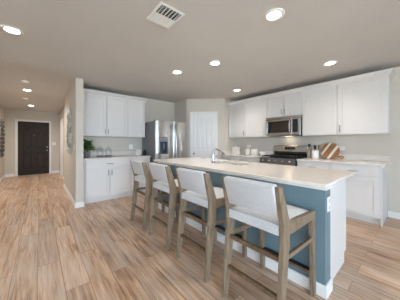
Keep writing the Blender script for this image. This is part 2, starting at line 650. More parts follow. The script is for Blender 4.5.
def upper(loc, rz, w, z0, z1, d, doors, label, group, under=True):
    root = empty('upper_cabinet', loc, rz, label, 'cabinet', group)
    mb = MB().box(0.001, w - 0.001, 0.02, d, z0, z1)
    mb.build('carcass', 'cabinet_white', root)
    ff = MB()
    fs = 0.02
    ff.box(0.001, fs, 0, 0.02, z0, z1).box(w - fs, w - 0.001, 0, 0.02, z0, z1)
    ff.box(fs, w - fs, 0, 0.02, z0, z0 + 0.03).box(fs, w - fs, 0, 0.02, z1 - 0.03, z1)
    if len(doors) > 1: ff.box(w / 2 - 0.02, w / 2 + 0.02, 0, 0.02, z0 + 0.03, z1 - 0.03)
    ff.build('face_frame', 'cabinet_white', root)
    for (a, b, side) in doors:
        dz0, dz1 = z0 + 0.012, z1 - 0.012
        dr = shaker(b - a, dz1 - dz0, x=a, z=dz0).build('door', 'cabinet_white', root)
        if side:
            hx_ = a + 0.03 if side == 'l' else b - 0.03
            pull(dr, hx_, dz0 + 0.1, -0.02)
    return root


def base(loc, rz, w, d, parts, label, group, end_right=False, kick=True):
    """parts: list of ('drawer'|'door', x0, x1, z0, z1, handle)."""
    root = empty('base_cabinet', loc, rz, label, 'cabinet', group)
    mb = MB()
    mb.prism([(0.02, 0.105), (d, 0.105), (d, 0.883), (0.02, 0.883)], 'x', 0.001, w - 0.001)
    mb.build('carcass', 'cabinet_white', root)
    ff = MB()
    fs = 0.02
    ff.box(0.001, fs, 0, 0.02, 0.105, 0.883).box(w - fs, w - 0.001, 0, 0.02, 0.105, 0.883)
    ff.box(fs, w - fs, 0, 0.02, 0.855, 0.883).box(fs, w - fs, 0, 0.02, 0.68, 0.72).box(fs, w - fs, 0, 0.02, 0.105, 0.135)
    ff.build('face_frame', 'cabinet_white', root)
    MB().box(0.001, w - 0.001, 0.075, d, 0.0, 0.105).build('toe_kick', 'cabinet_white', root)
    for (k, a, b, z0, z1, hd) in parts:
        if k == 'drawer':
            mb = MB().box(a, b, -0.02, 0, z0, z1, 0.003)
            dr = mb.build('drawer', 'cabinet_white', root)
            if hd: pull(dr, (a + b) / 2, (z0 + z1) / 2, -0.02, 0.13, False)
        else:
            dr = shaker(b - a, z1 - z0, x=a, z=z0).build('door', 'cabinet_white', root)
            if hd: pull(dr, a + 0.03 if hd == 'l' else b - 0.03, z1 - 0.1, -0.02)
    if end_right:
        MB().box(w, w + 0.018, -0.002, d, 0.0, 0.883, 0.0015).build('end_panel', 'cabinet_white', root)
    return root


UZ0, UZ1 = 1.37, 2.29
# kitchen back wall run (left in the picture)
YU = 4.595
upper((0.647, YU, 0), 0, 0.964, UZ0, UZ1, YB - YU, [(0.05, 0.495, 'r'), (0.505, 0.952, 'l')],
      'white two-door wall cabinet above the counter with the potted plant', None)
upper((1.611, YU, 0), 0, 0.449, UZ0, UZ1, YB - YU, [(0.01, 0.437, None)],
      'white single-door wall cabinet next to the refrigerator', None)
YF = 4.31
base((0.647, YF, 0), 0, 0.94, YB - YF, [('drawer', 0.055, 0.93, 0.715, 0.86, True), ('door', 0.055, 0.488, 0.13, 0.7, 'r'), ('door', 0.498, 0.93, 0.13, 0.7, 'l')],
     'white base cabinet with wide drawer over two doors below the potted plant', None)
base((1.587, YF, 0), 0, 0.475, YB - YF, [('drawer', 0.01, 0.465, 0.715, 0.86, True), ('door', 0.01, 0.465, 0.13, 0.7, 'l')],
     'white base cabinet between the plant-side cabinet and the refrigerator, behind the farthest stool', None)

# right wall run: local x runs towards the camera (-Y)
XU = 4.083
RZ = -PI / 2
upper((XU, 3.545, 0), RZ, 0.575, UZ0, UZ1, XR - XU, [(0.012, 0.563, 'r')], 'white wall cabinet beside the pantry door, at the end of the right run', None)
upper((XU, 2.97, 0), RZ, 0.62, UZ0, UZ1, XR - XU, [(0.012, 0.608, None)], 'white single-door wall cabinet just left of the microwave', None)
upper((XU, 2.35, 0), RZ, 0.765, 1.80, UZ1, XR - XU, [(0.012, 0.379, 'r'), (0.386, 0.753, 'l')], 'short white two-door wall cabinet above the microwave', None)
upper((XU, 1.585, 0), RZ, 0.6, UZ0, UZ1, XR - XU, [(0.012, 0.588, None)], 'white single-door wall cabinet just right of the microwave', None)
upper((XU, 0.985, 0), RZ, 0.65, UZ0, UZ1, XR - XU, [(0.012, 0.638, 'l')], 'widest white wall cabinet, at the open end of the run right of the range', None)
XF = 3.80
base((XF, 3.545, 0), RZ, 0.6, XR - XF, [('drawer', 0.012, 0.588, 0.715, 0.86, True), ('door', 0.012, 0.588, 0.13, 0.7, 'r')], 'white base cabinet beside the pantry, behind the island sink', None)
base((XF, 2.945, 0), RZ, 0.598, XR - XF, [('drawer', 0.012, 0.588, 0.715, 0.86, True), ('door', 0.012, 0.588, 0.13, 0.7, 'l')], 'white base cabinet left of the range', None)
base((XF, 1.57, 0), RZ, 0.555, XR - XF, [('drawer', 0.012, 0.543, 0.715, 0.86, True), ('door', 0.012, 0.543, 0.13, 0.7, 'l')], 'white base cabinet right of the range, below the striped round board', None)
base((XF, 1.015, 0), RZ, 0.62, XR - XF, [('drawer', 0.012, 0.608, 0.715, 0.86, True), ('door', 0.012, 0.608, 0.13, 0.7, 'l')],
     'white base cabinet with exposed side panel at the end of the right counter', None, end_right=True)

# crown mouldings
CROWN = [(0, UZ1 - 0.03), (0.012, UZ1 - 0.03), (0.012, UZ1 - 0.01), (0.028, UZ1 + 0.012), (0.045, UZ1 + 0.035), (0.05, UZ1 + 0.05), (0.05, UZ1 + 0.06), (0, UZ1 + 0.06)]
structure(MB().sweep(CROWN, [(2.062, YB - 0.003), (2.062, YU - 0.002), (0.648, YU - 0.002)][::-1]), 'trim_4', 'cabinet_white')
structure(MB().sweep(CROWN, [(XU - 0.002, 3.545), (XU - 0.002, 0.333), (XR - 0.003, 0.333)]), 'trim_5', 'cabinet_white')

# countertops
t = empty('countertop', (0.647, 4.28, 0.884), 0, 'white quartz countertop along the back wall, carrying the potted plant', 'countertop', None)
MB().box(0, 1.425, 0, YB - 4.28 - 0.002, 0, 0.03, 0.004, 2).build('slab', 'quartz', t)
tag(MB().box(0, 1.425, -0.02, 0, 0, 0.1, 0.003).build('backsplash', 'quartz', loc=(0.647, YB - 0.002, 0.9145)), 'low white quartz backsplash behind the potted plant', 'backsplash')
t = empty('countertop', (XR, 3.545, 0.884), 0, 'white quartz countertop left of the range, carrying the white canisters', 'countertop', None)
MB().box(-0.643, -0.002, -1.2, 0, 0, 0.03, 0.004, 2).build('slab', 'quartz', t)
bs = tag(MB().box(-0.02, 0, -1.2, 0, 0, 0.1, 0.003).build('backsplash', 'quartz', loc=(XR - 0.002, 3.545, 0.9145)), 'low white quartz backsplash behind the white canisters', 'backsplash')
MB().box(-0.641, -0.02, -0.02, 0, 0, 0.1, 0.003).build('side_splash', 'quartz', bs)
t = empty('countertop', (XR, 1.57, 0.884), 0, 'white quartz countertop right of the range, under the striped round board', 'countertop', None)
MB().box(-0.643, -0.002, -1.225, 0, 0, 0.03, 0.004, 2).build('slab', 'quartz', t)
tag(MB().box(-0.02, 0, -1.225, 0, 0, 0.1, 0.003).build('backsplash', 'quartz', loc=(XR - 0.002, 1.57, 0.9145)), 'low white quartz backsplash behind the striped round board', 'backsplash')

# ------------------------------------------------------------------ refrigerator
fr = empty('refrigerator', (2.105, 4.09, 0), 0, 'stainless side-by-side refrigerator with water dispenser, beside the back counter', 'refrigerator')
FW, FH = 0.91, 1.765
MB().box(0, FW, 0.075, 0.79, 0.03, FH - 0.01, 0.006).build('body', 'fridge_side', fr)
sp = 0.487


def fridge_door(x0, x1):
    mb = MB()
    n = 8
    poly = [(x0 + 0.004, 0.068)]
    for i in range(n + 1):
        u = i / n
        poly.append((x0 + 0.004 + (x1 - x0 - 0.008) * u, 0.02 - 0.03 * math.sin(PI * u) ** 0.7))
    poly.append((x1 - 0.004, 0.068))
    mb.prism(poly, 'z', 0.09, FH)
    return mb


ld_ = fridge_door(0, sp).build('freezer_door', 'steel', fr)
rd_ = fridge_door(sp, FW).build('fridge_door', 'steel', fr)
for par, hx_ in ((ld_, sp - 0.045), (rd_, sp + 0.045)):
    pts = [(hx_, 0.012, 0.5)] + [(hx_, -0.035 - 0.028 * math.sin(PI * k / 8), 0.52 + 1.14 * k / 8) for k in range(9)] + [(hx_, 0.012, 1.68)]
    MB().tube(pts, 0.014, 12).build('handle', 'steel', par)
dp = MB().box(0.085, 0.31, -0.022, 0.0, 0.95, 1.37, 0.008, 2).build('dispenser', 'steel_dark', ld_)
MB().box(0.095, 0.30, -0.028, -0.02, 1.27, 1.36, 0.003).build('control_panel', 'ceramic_grey', dp)
MB().box(0.10, 0.295, -0.026, -0.02, 1.0, 1.25, 0.003).build('recess', 'screen_blue', dp)
MB().box(0.13, 0.265, -0.05, -0.02, 0.985, 1.0, 0.002).build('drip_tray', 'black_matte', dp)
MB().box(0.18, 0.215, -0.036, -0.02, 1.07, 1.22, 0.004).build('paddle', 'steel_dark', dp)
MB().box(0.03, FW - 0.03, 0.05, 0.1, 0.0, 0.085, 0.004).build('grille', 'black_matte', fr)
for x in (0.06, FW - 0.06): MB().box(x - 0.04, x + 0.04, 0.06, 0.16, FH - 0.012, FH + 0.012, 0.004).build('hinge_cover', 'black_matte', fr)

# ------------------------------------------------------------------ microwave (local: front at y=0, x towards camera)
mw = empty('microwave', (4.0, 2.345, 1.375), RZ, 'stainless over-the-range microwave under the short cabinet', 'microwave')
MWW, MWH = 0.755, 0.42
MB().box(0.002, MWW, 0.03, 0.40, 0.012, MWH, 0.004).build('body', 'steel_dark', mw)
md = MB()
md.box(0, 0.585, -0.005, 0.03, 0.015, 0.075, 0.004).box(0, 0.585, -0.005, 0.03, 0.325, MWH - 0.055, 0.004)
md.box(0, 0.03, -0.005, 0.03, 0.07, 0.33, 0.004).box(0.555, 0.585, -0.005, 0.03, 0.07, 0.33, 0.004)
md = md.build('door', 'steel', mw)
MB().box(0.028, 0.557, 0.002, 0.028, 0.072, 0.328).build('door_glass', 'black_gloss', md)
MB().box(0.14, 0.525, -0.001, 0.004, 0.1, 0.3, 0.002).build('viewing_window', 'micro_glass', md)
MB().tube([(0.555, 0, 0.06)] + [(0.555, -0.03 - 0.02 * math.sin(PI * k / 8), 0.075 + 0.27 * k / 8) for k in range(9)] + [(0.555, 0, 0.36)], 0.011, 12).build('handle', 'steel', md)
cp = MB().box(0.588, MWW, -0.004, 0.03, 0.015, MWH - 0.055, 0.004).build('control_panel', 'steel', mw)
MB().box(0.6, 0.71, -0.008, -0.002, 0.07, 0.345, 0.012, 3).build('keypad', 'black_gloss', cp)
MB().box(0.618, 0.692, -0.0095, -0.006, 0.285, 0.325, 0.002).build('display', 'screen_blue', cp)
mb = MB().box(0, MWW, -0.004, 0.03, MWH - 0.052, MWH, 0.004)
tv = mb.build('vent_strip', 'steel', mw)
mb = MB()
for i in range(3): mb.box(0.03, MWW - 0.03, -0.006, -0.003, MWH - 0.042 + i * 0.012, MWH - 0.038 + i * 0.012)
mb.build('vent_slots', 'steel_dark', tv)
MB().box(0.05, MWW - 0.05, 0.05, 0.35, 0.002, 0.012, 0.003).build('underside_grille', 'steel_dark', mw)
MB().box(0.3, 0.46, 0.28, 0.34, -0.002, 0.003, 0.002).build('task_light', 'task_lens', mw)
al = bpy.data.lights.new('microwave_task_lamp', 'AREA')
al.shape = 'RECTANGLE'
al.size, al.size_y = 0.16, 0.06
al.energy = 0.12
al.color = (1.0, 0.82, 0.58)
lo = bpy.data.objects.new('microwave_task_lamp', al)
COL.objects.link(lo)
lo.parent = mw
lo.location = (0.38, 0.31, -0.006)

# ------------------------------------------------------------------ range
rg = empty('range', (3.74, 2.335, 0), RZ, 'stainless gas range with black grates between the counters', 'stove')
RW = 0.755
MB().box(0.0, RW, 0.04, 0.66, 0.03, 0.895, 0.004).build('body', 'steel_dark', rg)
od = MB().box(0.005, RW - 0.005, 0, 0.04, 0.24, 0.78, 0.006).build('oven_door', 'steel', rg)
MB().box(0.1, RW - 0.1, -0.004, 0.002, 0.36, 0.64, 0.006).build('oven_window', 'black_gloss', od)
MB().tube([(0.06, 0, 0.73), (0.06, -0.045, 0.73), (RW - 0.06, -0.045, 0.73), (RW - 0.06, 0, 0.73)], 0.012, 12).build('handle', 'steel', od)
MB().box(0.005, RW - 0.005, 0, 0.04, 0.05, 0.23, 0.006).build('drawer', 'steel', rg)
cpn = MB().prism([(-0.03, 0.79), (0.06, 0.79), (0.06, 0.915), (-0.012, 0.905)], 'x', 0.0, RW).build('front_panel', 'steel_dark', rg)
for i in range(5):
    x = 0.09 + i * (RW - 0.18) / 4
    k = MB().lathe([(0, 0), (0.024, 0), (0.026, 0.006), (0.02, 0.012), (0.019, 0.034), (0.015, 0.038), (0, 0.038)], 18,
                   M=Matrix.Translation((x, -0.022, 0.855)) @ Matrix.Rotation(PI / 2 + 0.15, 4, 'X'))
    k.build('knob', 'steel', rg)
ck = MB().box(0, RW, 0.03, 0.60, 0.895, 0.915, 0.004).build('cooktop', 'black_gloss', rg)
for x in (0.18, 0.575):
    for y in (0.18, 0.45):
        MB().lathe([(0, 0.915), (0.05, 0.915), (0.05, 0.922), (0.035, 0.925), (0.035, 0.935), (0, 0.937)], 20, c=(x, y)).build('burner', 'black_matte', ck)
for i in range(3):
    a0 = 0.02 + i * 0.24
    mb = MB()
    for x in (a0, a0 + 0.078, a0 + 0.156, a0 + 0.226): mb.box(x, x + 0.011, 0.05, 0.585, 0.935, 0.952, 0.002)
    for y in (0.05, 0.22, 0.4, 0.574): mb.box(a0, a0 + 0.237, y, y + 0.011, 0.935, 0.952, 0.002)
    for x in (a0, a0 + 0.226):
        for y in (0.05, 0.574): mb.box(x, x + 0.011, y, y + 0.011, 0.913, 0.94)
    mb.build('grate', 'black_matte', rg)
bk = MB().box(0, RW, 0.60, 0.66, 0.895, 1.165, 0.006).build('backguard', 'steel', rg)
MB().box(0.01, RW - 0.01, 0.592, 0.602, 0.93, 1.03, 0.002).build('lower_panel', 'black_gloss', bk)
MB().box(0.27, 0.50, 0.594, 0.602, 1.075, 1.135, 0.002).build('display', 'black_gloss', bk)
mb = MB()
for x in (0.31, 0.37, 0.41, 0.46): mb.box(x, x + 0.03, 0.592, 0.596, 1.095, 1.115)
mb.build('buttons', 'steel_dark', bk)

# ------------------------------------------------------------------ island
KX, KX2 = 1.722, 1.85
IY0, IY1 = 0.497, 3.21
isl = empty('kitchen_island', (0, 0, 0), 0, 'long kitchen island with blue stool-side wall and white end panel', 'island')
isl.location = (2.1, 1.85, 0)


OX, OY = 2.1, 1.85


def part(mb, name, m, parent=isl, off=(OX, OY)):
    bmesh.ops.translate(mb.bm, verts=mb.bm.verts[:], vec=(-off[0], -off[1], 0))
    return mb.build(name, m, parent)


part(MB().box(KX, KX2, IY0, IY1, 0, 0.883), 'knee_wall', 'island_blue')
part(MB().sweep([(0, 0), (0.014, 0), (0.014, 0.08), (0.008, 0.095), (0, 0.095)], [(KX2 + 0.015, IY1), (KX, IY1), (KX, IY0), (KX2 + 0.012, IY0)]), 'baseboard', 'white_trim')
part(MB().sweep([(0, 0.85), (0.012, 0.85), (0.018, 0.872), (0.018, 0.883), (0, 0.883)], [(KX2 + 0.012, IY1), (KX, IY1), (KX, IY0), (KX2 + 0.012, IY0)]), 'cove_trim', 'white_trim')
IXF = 2.455
part(MB().prism([(KX2 + 0.001, 0), (IXF - 0.072, 0), (IXF - 0.072, 0.105), (IXF, 0.105), (IXF, 0.883), (KX2 + 0.001, 0.883)], 'y', IY0 + 0.022, IY0 + 0.042, 0.0012), 'end_panel', 'cabinet_white')
part(MB().prism([(KX2 + 0.001, 0), (IXF - 0.072, 0), (IXF - 0.072, 0.105), (IXF, 0.105), (IXF, 0.883), (KX2 + 0.001, 0.883)], 'y', IY1 - 0.042, IY1 - 0.022, 0.0012), 'end_panel', 'cabinet_white')
mb = MB()
ya, yb = IY0 + 0.043, IY1 - 0.043
mb.box(KX2 + 0.002, IXF - 0.022, ya, yb, 0.105, 0.6)
mb.box(KX2 + 0.002, IXF - 0.022, ya, 1.5, 0.6, 0.88).box(KX2 + 0.002, IXF - 0.022, 2.34, yb, 0.6, 0.88)
mb.box(IXF - 0.06, IXF - 0.022, 1.5, 2.34, 0.6, 0.88).box(KX2 + 0.002, KX2 + 0.04, 1.5, 2.34, 0.6, 0.88)
mb.box(KX2 + 0.05, IXF - 0.072, ya, yb, 0.0, 0.105)
part(mb, 'carcass', 'cabinet_white')
edges = [ya, 1.02, 1.5, 1.92, 2.34, yb]
for a, b in zip(edges, edges[1:]):
    RM = Matrix(((0, -1, 0, IXF - 0.021), (1, 0, 0, a), (0, 0, 1, 0), (0, 0, 0, 1)))
    mb = shaker(b - a - 0.01, 0.565, x=0.005, z=0.13)
    bmesh.ops.transform(mb.bm, matrix=RM, verts=mb.bm.verts[:])
    dr = part(mb, 'door', 'cabinet_white')
    hmb = MB()
    hmb.tube([(IXF + 0.027, b - 0.04, 0.55), (IXF + 0.027, b - 0.04, 0.66)], 0.0058, 10)
    for z in (0.565, 0.645): hmb.tube([(IXF - 0.002, b - 0.04, z), (IXF + 0.027, b - 0.04, z)], 0.0045, 8)
    part(hmb, 'handle', 'nickel', dr)
    mb = MB().box(IXF - 0.021, IXF - 0.001, a + 0.005, b - 0.005, 0.715, 0.86, 0.003)
    part(mb, 'drawer', 'cabinet_white')
op = part(MB().box(KX + 0.042, KX + 0.112, IY0 - 0.006, IY0, 0.665, 0.785, 0.003), 'outlet_plate', 'plastic_white')
mb = MB()
for z in (0.70, 0.75): mb.box(KX + 0.06, KX + 0.094, IY0 - 0.008, IY0 - 0.005, z - 0.016, z + 0.016, 0.004)
part(mb, 'receptacle', 'ceramic', op)

# island countertop with the sink cut-out
CX0, CX1, CY0, CY1 = 1.612, 2.63, 0.462, 3.25
SX0, SX1, SY0, SY1 = 2.10, 2.46, 1.58, 2.28


def ring_slab(mb, o, i, z0, z1, bev):
    bm = bmesh.new()
    O = [(o[0], o[2]), (o[1], o[2]), (o[1], o[3]), (o[0], o[3])]
    Ii = [(i[0], i[2]), (i[1], i[2]), (i[1], i[3]), (i[0], i[3])]
    ot = [bm.verts.new((*p, z1)) for p in O]
    it = [bm.verts.new((*p, z1)) for p in Ii]
    ob = [bm.verts.new((*p, z0)) for p in O]
    ibm = [bm.verts.new((*p, z0)) for p in Ii]
    for k in range(4):
        j = (k + 1) % 4
        bm.faces.new((ot[k], ot[j], it[j], it[k]))
        bm.faces.new((ob[k], ob[j], ibm[j], ibm[k]))
        bm.faces.new((ot[k], ot[j], ob[j], ob[k]))
        bm.faces.new((it[k], it[j], ibm[j], ibm[k]))
    bmesh.ops.recalc_face_normals(bm, faces=bm.faces[:])
    eds = [e for e in bm.edges if all(v in ot or v in ob for v in e.verts)]
    bmesh.ops.bevel(bm, geom=eds, offset=bev, segments=2, affect='EDGES', profile=0.5)
    mb._merge(bm)


mb = MB()
ring_slab(mb, (CX0, CX1, CY0, CY1), (SX0, SX1, SY0, SY1), 0.884, 0.914, 0.006)
bmesh.ops.translate(mb.bm, verts=mb.bm.verts[:], vec=(-OX, -OY, -0.884))
tag(mb.build('island_countertop', 'quartz', loc=(OX, OY, 0.884)), 'long speckled white quartz worktop on the island, with sink cut-out', 'countertop')

sk = empty('sink', ((SX0 + SX1) / 2, (SY0 + SY1) / 2, 0.70), 0, 'stainless double-bowl sink set in the island worktop', 'sink')
sx, sy = (SX1 - SX0) / 2, (SY1 - SY0) / 2


def bowl(y0, y1):
    mb = MB()
    w = 0.006
    mb.box(-sx, sx, y0, y1, 0, w)
    mb.box(-sx - w, -sx, y0 - w, y1 + w, 0, 0.182).box(sx, sx + w, y0 - w, y1 + w, 0, 0.182)
    mb.box(-sx, sx, y0 - w, y0, 0, 0.182).box(-sx, sx, y1, y1 + w, 0, 0.182)
    return mb


b1 = bowl(-sy, -0.02).build('bowl', 'steel', sk)
b2 = bowl(0.02, sy).build('bowl', 'steel', sk)
for par, y in ((b1, -sy / 2), (b2, sy / 2)):
    MB().lathe([(0, 0.0065), (0.04, 0.0065), (0.045, 0.009), (0.03, 0.01), (0, 0.007)], 20, c=(0, y)).build('drain', 'steel_dark', par)

fc = empty('faucet', (2.036, 2.08, 0.914), 0, 'chrome pull-out kitchen faucet standing beside the island sink', 'faucet')
MB().lathe([(0, 0), (0.03, 0), (0.03, 0.006), (0.024, 0.014), (0.022, 0.05), (0.02, 0.12), (0.018, 0.13), (0, 0.13)], 24).build('base', 'chrome', fc)
pts = [(0, 0, 0.12), (0, 0, 0.17)] + [(0.055 - 0.055 * math.cos(a), -0.02 * (1 - math.cos(a)) / 2, 0.17 + 0.045 * math.sin(a)) for a in [PI * k / 10 for k in range(1, 8)]]
pts += [(0.15, -0.04, 0.165), (0.185, -0.05, 0.13)]
MB().tube(pts, [0.017, 0.0165] + [0.015] * 7 + [0.017, 0.019], 16).build('spout', 'chrome', fc)
MB().tube([(0, 0, 0.09), (0.035, -0.05, 0.105), (0.05, -0.1, 0.155), (0.055, -0.115, 0.165)], [0.012, 0.009, 0.007, 0.006], 12).build('lever', 'chrome', fc)


# ------------------------------------------------------------------ bar stools
def make_stool():
    """Local: front (towards the island) is +x, seat width along y."""
    r = empty('bar_stool', (0, 0, 0))
    hw = 0.242
    pw_ = 0.034
    # rear posts: kinked in side view (x, z)
    prof = [(-0.30, 0), (-0.252, 0), (-0.166, 0.56), (-0.158, 0.70), (-0.258, 0.955), (-0.306, 0.955), (-0.245, 0.69), (-0.245, 0.58)]
    for s in (-1, 1):
        a, b = sorted((s * (hw - pw_), s * hw))
        MB().prism(prof, 'y', a, b, 0.004).build('back_post', 'oak_grey', r)
    # front legs, tapered
    for s in (-1, 1):
        mb = MB()
        t = bmesh.new()
        co = []
        for z, x0, x1, y0, y1 in ((0, 0.262, 0.303, hw - 0.032, hw), (0.675, 0.232, 0.29, hw - 0.038, hw)):
            co += [(x0, s * y0, z), (x1, s * y0, z), (x1, s * y1, z), (x0, s * y1, z)]
        vs = [t.verts.new(c) for c in co]
        for f in ((0, 1, 2, 3), (4, 5, 6, 7), (0, 1, 5, 4), (1, 2, 6, 5), (2, 3, 7, 6), (3, 0, 4, 7)):
            t.faces.new([vs[k] for k in f])
        bmesh.ops.recalc_face_normals(t, faces=t.faces[:])
        bmesh.ops.bevel(t, geom=t.edges[:], offset=0.003, segments=1, affect='EDGES')
        mb._merge(t)
        mb.build('front_leg', 'oak_grey', r)
    # side aprons
    for s in (-1, 1):
        a, b = sorted((s * (hw - 0.03), s * (hw - 0.001)))
        MB().prism([(-0.18, 0.625), (0.235, 0.622), (0.288, 0.676), (0.285, 0.682), (-0.178, 0.705)], 'y', a, b, 0.003).build('side_rail', 'oak_grey', r)
    MB().box(0.24, 0.272, -hw + 0.036, hw - 0.036, 0.615, 0.665, 0.003).build('front_rail', 'oak_grey', r)
    # seat cushion, domed, wrapped over the rear edge
    t = bmesh.new()
    nx, ny = 10, 8
    top, bot = [], []
    for i in range(nx + 1):
        u = i / nx
        x = -0.243 + 0.515 * u
        row, rb = [], []
        for j in range(ny + 1):
            v = j / ny
            y = (-1 + 2 * v) * (hw - 0.036)
            edge = min(1, 6 * min(v, 1 - v)) * 0.5 + 0.5
            z = 0.712 - 0.022 * u + 0.014 * math.sin(PI * v) * math.sin(PI * min(1, max(0, u))) ** 0.6
            if i == 0 or i == nx: z -= 0.012
            if j == 0 or j == ny: z -= 0.006
            row.append(t.verts.new((x, y, z)))
            rb.append(t.verts.new((x, y, 0.632 + 0.02 * u)))
        top.append(row)
        bot.append(rb)
    for i in range(nx):
        for j in range(ny):
            t.faces.new((top[i][j], top[i + 1][j], top[i + 1][j + 1], top[i][j + 1]))
            t.faces.new((bot[i][j], bot[i][j + 1], bot[i + 1][j + 1], bot[i + 1][j]))
    for i in range(nx):
        t.faces.new((top[i][0], bot[i][0], bot[i + 1][0], top[i + 1][0]))
        t.faces.new((top[i][ny], top[i + 1][ny], bot[i + 1][ny], bot[i][ny]))
    for j in range(ny):
        t.faces.new((top[0][j], top[0][j + 1], bot[0][j + 1], bot[0][j]))
        t.faces.new((top[nx][j], bot[nx][j], bot[nx][j + 1], top[nx][j + 1]))
    bmesh.ops.recalc_face_normals(t, faces=t.faces[:])
    mb = MB()
    mb._merge(t, smooth=False)
    o = mb.build('seat_cushion', 'fabric', r)
    # back cushion between the posts, leaning with them
    ang = math.atan2(0.085, 0.255)
    M = Matrix.Translation((-0.222, 0, 0.745)) @ Matrix.Rotation(-ang, 4, 'Y')
    mb = MB()
    mb.box(-0.026, 0.03, -hw + 0.032, hw - 0.032, 0.0, 0.228, 0.016, 4, M=M)
    for f in mb.bm.faces: f.smooth = True
    mb.build('back_cushion', 'fabric', r)
    # stretchers
    for s in (-1, 1):
        a, b = sorted((s * (hw - 0.028), s * (hw - 0.006)))
        MB().prism([(-0.2, 0.468), (0.25, 0.448), (0.25, 0.478), (-0.2, 0.498)], 'y', a, b, 0.002).build('side_stretcher', 'oak_grey', r)
    MB().box(-0.232, -0.205, -hw + 0.03, hw - 0.03, 0.455, 0.485, 0.003).build('back_stretcher', 'oak_brown', r)
    MB().box(-0.258, -0.23, -hw + 0.03, hw - 0.03, 0.222, 0.25, 0.003).build('back_stretcher', 'oak_brown', r)
    fr_ = MB().box(0.255, 0.285, -hw + 0.03, hw - 0.03, 0.17, 0.198, 0.003).build('footrest', 'oak_brown', r)
    MB().box(0.25, 0.29, -hw + 0.034, hw - 0.034, 0.196, 0.203, 0.001).build('kick_plate', 'black_matte', fr_)
    return r


stool = make_stool()
spots = [(1.402, 0.797, 0.0, 'nearest bar stool, white fabric and weathered wood, at the open end of the island'),
         (1.405, 1.465, 0.0, 'second bar stool from the near end of the island, white fabric on weathered wood'),
         (1.405, 2.13, 0.0, 'third bar stool from the near end of the island, white fabric on weathered wood'),
         (1.395, 2.755, 0.0, 'farthest bar stool, white fabric and weathered wood, before the back base cabinets')]
for i, (x, y, a, lab) in enumerate(spots):
    o = stool if i == 0 else copy_tree(stool)
    o.location = (x, y, 0)
    o.rotation_euler = (0, 0, a)
    tag(o, lab, 'stool', 'bar stools along the island')


# ------------------------------------------------------------------ ceiling lights, vent, detectors
def make_light():
    r = empty('ceiling_light', (0, 0, CEIL))
    MB().lathe([(0.061, -0.001), (0.061, -0.006), (0.07, -0.011), (0.094, -0.007), (0.097, -0.0005), (0.061, -0.001)], 32).build('trim_ring', 'plastic_white', r)
    MB().lathe([(0, -0.005), (0.045, -0.005), (0.062, -0.004), (0.062, -0.001), (0, -0.001)], 32).build('lens', 'lens', r)
    return r


lt = make_light()
lspots = [(-0.228, 2.895, 'round recessed ceiling light at the near left, before the hallway'),
          (1.818, 2.755, 'round recessed ceiling light in front of the refrigerator'),
          (2.059, 2.066, 'round recessed ceiling light directly above the faucet'),
          (3.499, 2.789, 'round recessed ceiling light nearest the pantry corner and far end of right-hand cabinets'),
          (1.719, 0.924, 'largest round recessed ceiling light, above the near end of the island'),
          (3.408, 0.92, 'round recessed ceiling light in front of the widest wall cabinet on the right'),
          (-0.22, 5.95, 'round recessed ceiling light in mid hallway'),
          (-0.211, 8.328, 'round recessed ceiling light just before the black front door')]
for i, (x, y, lab) in enumerate(lspots):
    o = lt if i == 0 else copy_tree(lt)
    o.location = (x, y, CEIL)
    tag(o, lab, 'ceiling light', 'recessed ceiling lights')
    sd = bpy.data.lights.new('downlight_lamp', 'SPOT')
    sd.energy = LAMP_W * (1.0 if y < 4 else 3.7)
    sd.spot_size = math.radians(135 if y < 4 else 168)
    sd.spot_blend = 1.0
    sd.shadow_soft_size = 0.06
    sd.color = (1.0, 0.92, 0.82)
    so = bpy.data.objects.new('downlight_lamp', sd)
    COL.objects.link(so)
    so.parent = o
    so.location = (0, 0, -0.03)

vt = empty('ceiling_vent', (0.93, 1.617, CEIL), 0, 'white rectangular air register in the ceiling', 'vent')
mb = MB()
hx_, hy_ = 0.128, 0.15
mb.box(-hx_, hx_, -hy_, -hy_ + 0.024, -0.01, -0.0005, 0.003).box(-hx_, hx_, hy_ - 0.024, hy_, -0.01, -0.0005, 0.003)
mb.box(-hx_, -hx_ + 0.024, -hy_ + 0.024, hy_ - 0.024, -0.01, -0.0005, 0.003).box(hx_ - 0.024, hx_, -hy_ + 0.024, hy_ - 0.024, -0.01, -0.0005, 0.003)
mb.build('frame', 'plastic_white', vt)
MB().box(-hx_ + 0.02, hx_ - 0.02, -hy_ + 0.02, hy_ - 0.02, -0.0015, -0.0005).build('duct_shade_sheet', 'duct_shade', vt)  # flat near-black sheet, its colour stands in for the shade inside the duct
for sgn, y0, y1 in ((1, -0.126, 0.0), (-1, 0.0, 0.126)):
    n = 5
    for k in range(n):
        yc = y0 + (k + 0.5) * (y1 - y0) / n
        M = Matrix.Translation((0, yc, -0.009)) @ Matrix.Rotation(sgn * math.radians(38), 4, 'X')
        MB().box(-0.104, 0.104, -0.0095, 0.0095, -0.0008, 0.0008, M=M).build('louver', 'plastic_white', vt)
mb = MB()
for k in range(6):
    x = -0.104 + (k + 0.5) * 0.208 / 6
    mb.box(x - 0.0012, x + 0.0012, -0.126, 0.126, -0.014, -0.003)
mb.box(-0.104, 0.104, -0.003, 0.003, -0.016, -0.003)
mb.build('divider', 'plastic_white', vt)


def detector(x, y, lab):
    r = empty('smoke_detector', (x, y, CEIL), 0, lab, 'smoke detector', 'smoke detectors in the hallway')
    MB().lathe([(0, -0.034), (0.03, -0.034), (0.05, -0.03), (0.06, -0.018), (0.062, -0.012), (0, -0.012)], 28).build('cover', 'plastic_white', r)
    MB().lathe([(0, -0.012), (0.066, -0.012), (0.068, -0.0005), (0, -0.0005)], 28).build('base_plate', 'plastic_white', r)


detector(-0.218, 5.11, 'white round smoke detector on the hall ceiling, nearer the kitchen')
detector(-0.30, 7.06, 'white round smoke detector on the hall ceiling, nearer the front door')


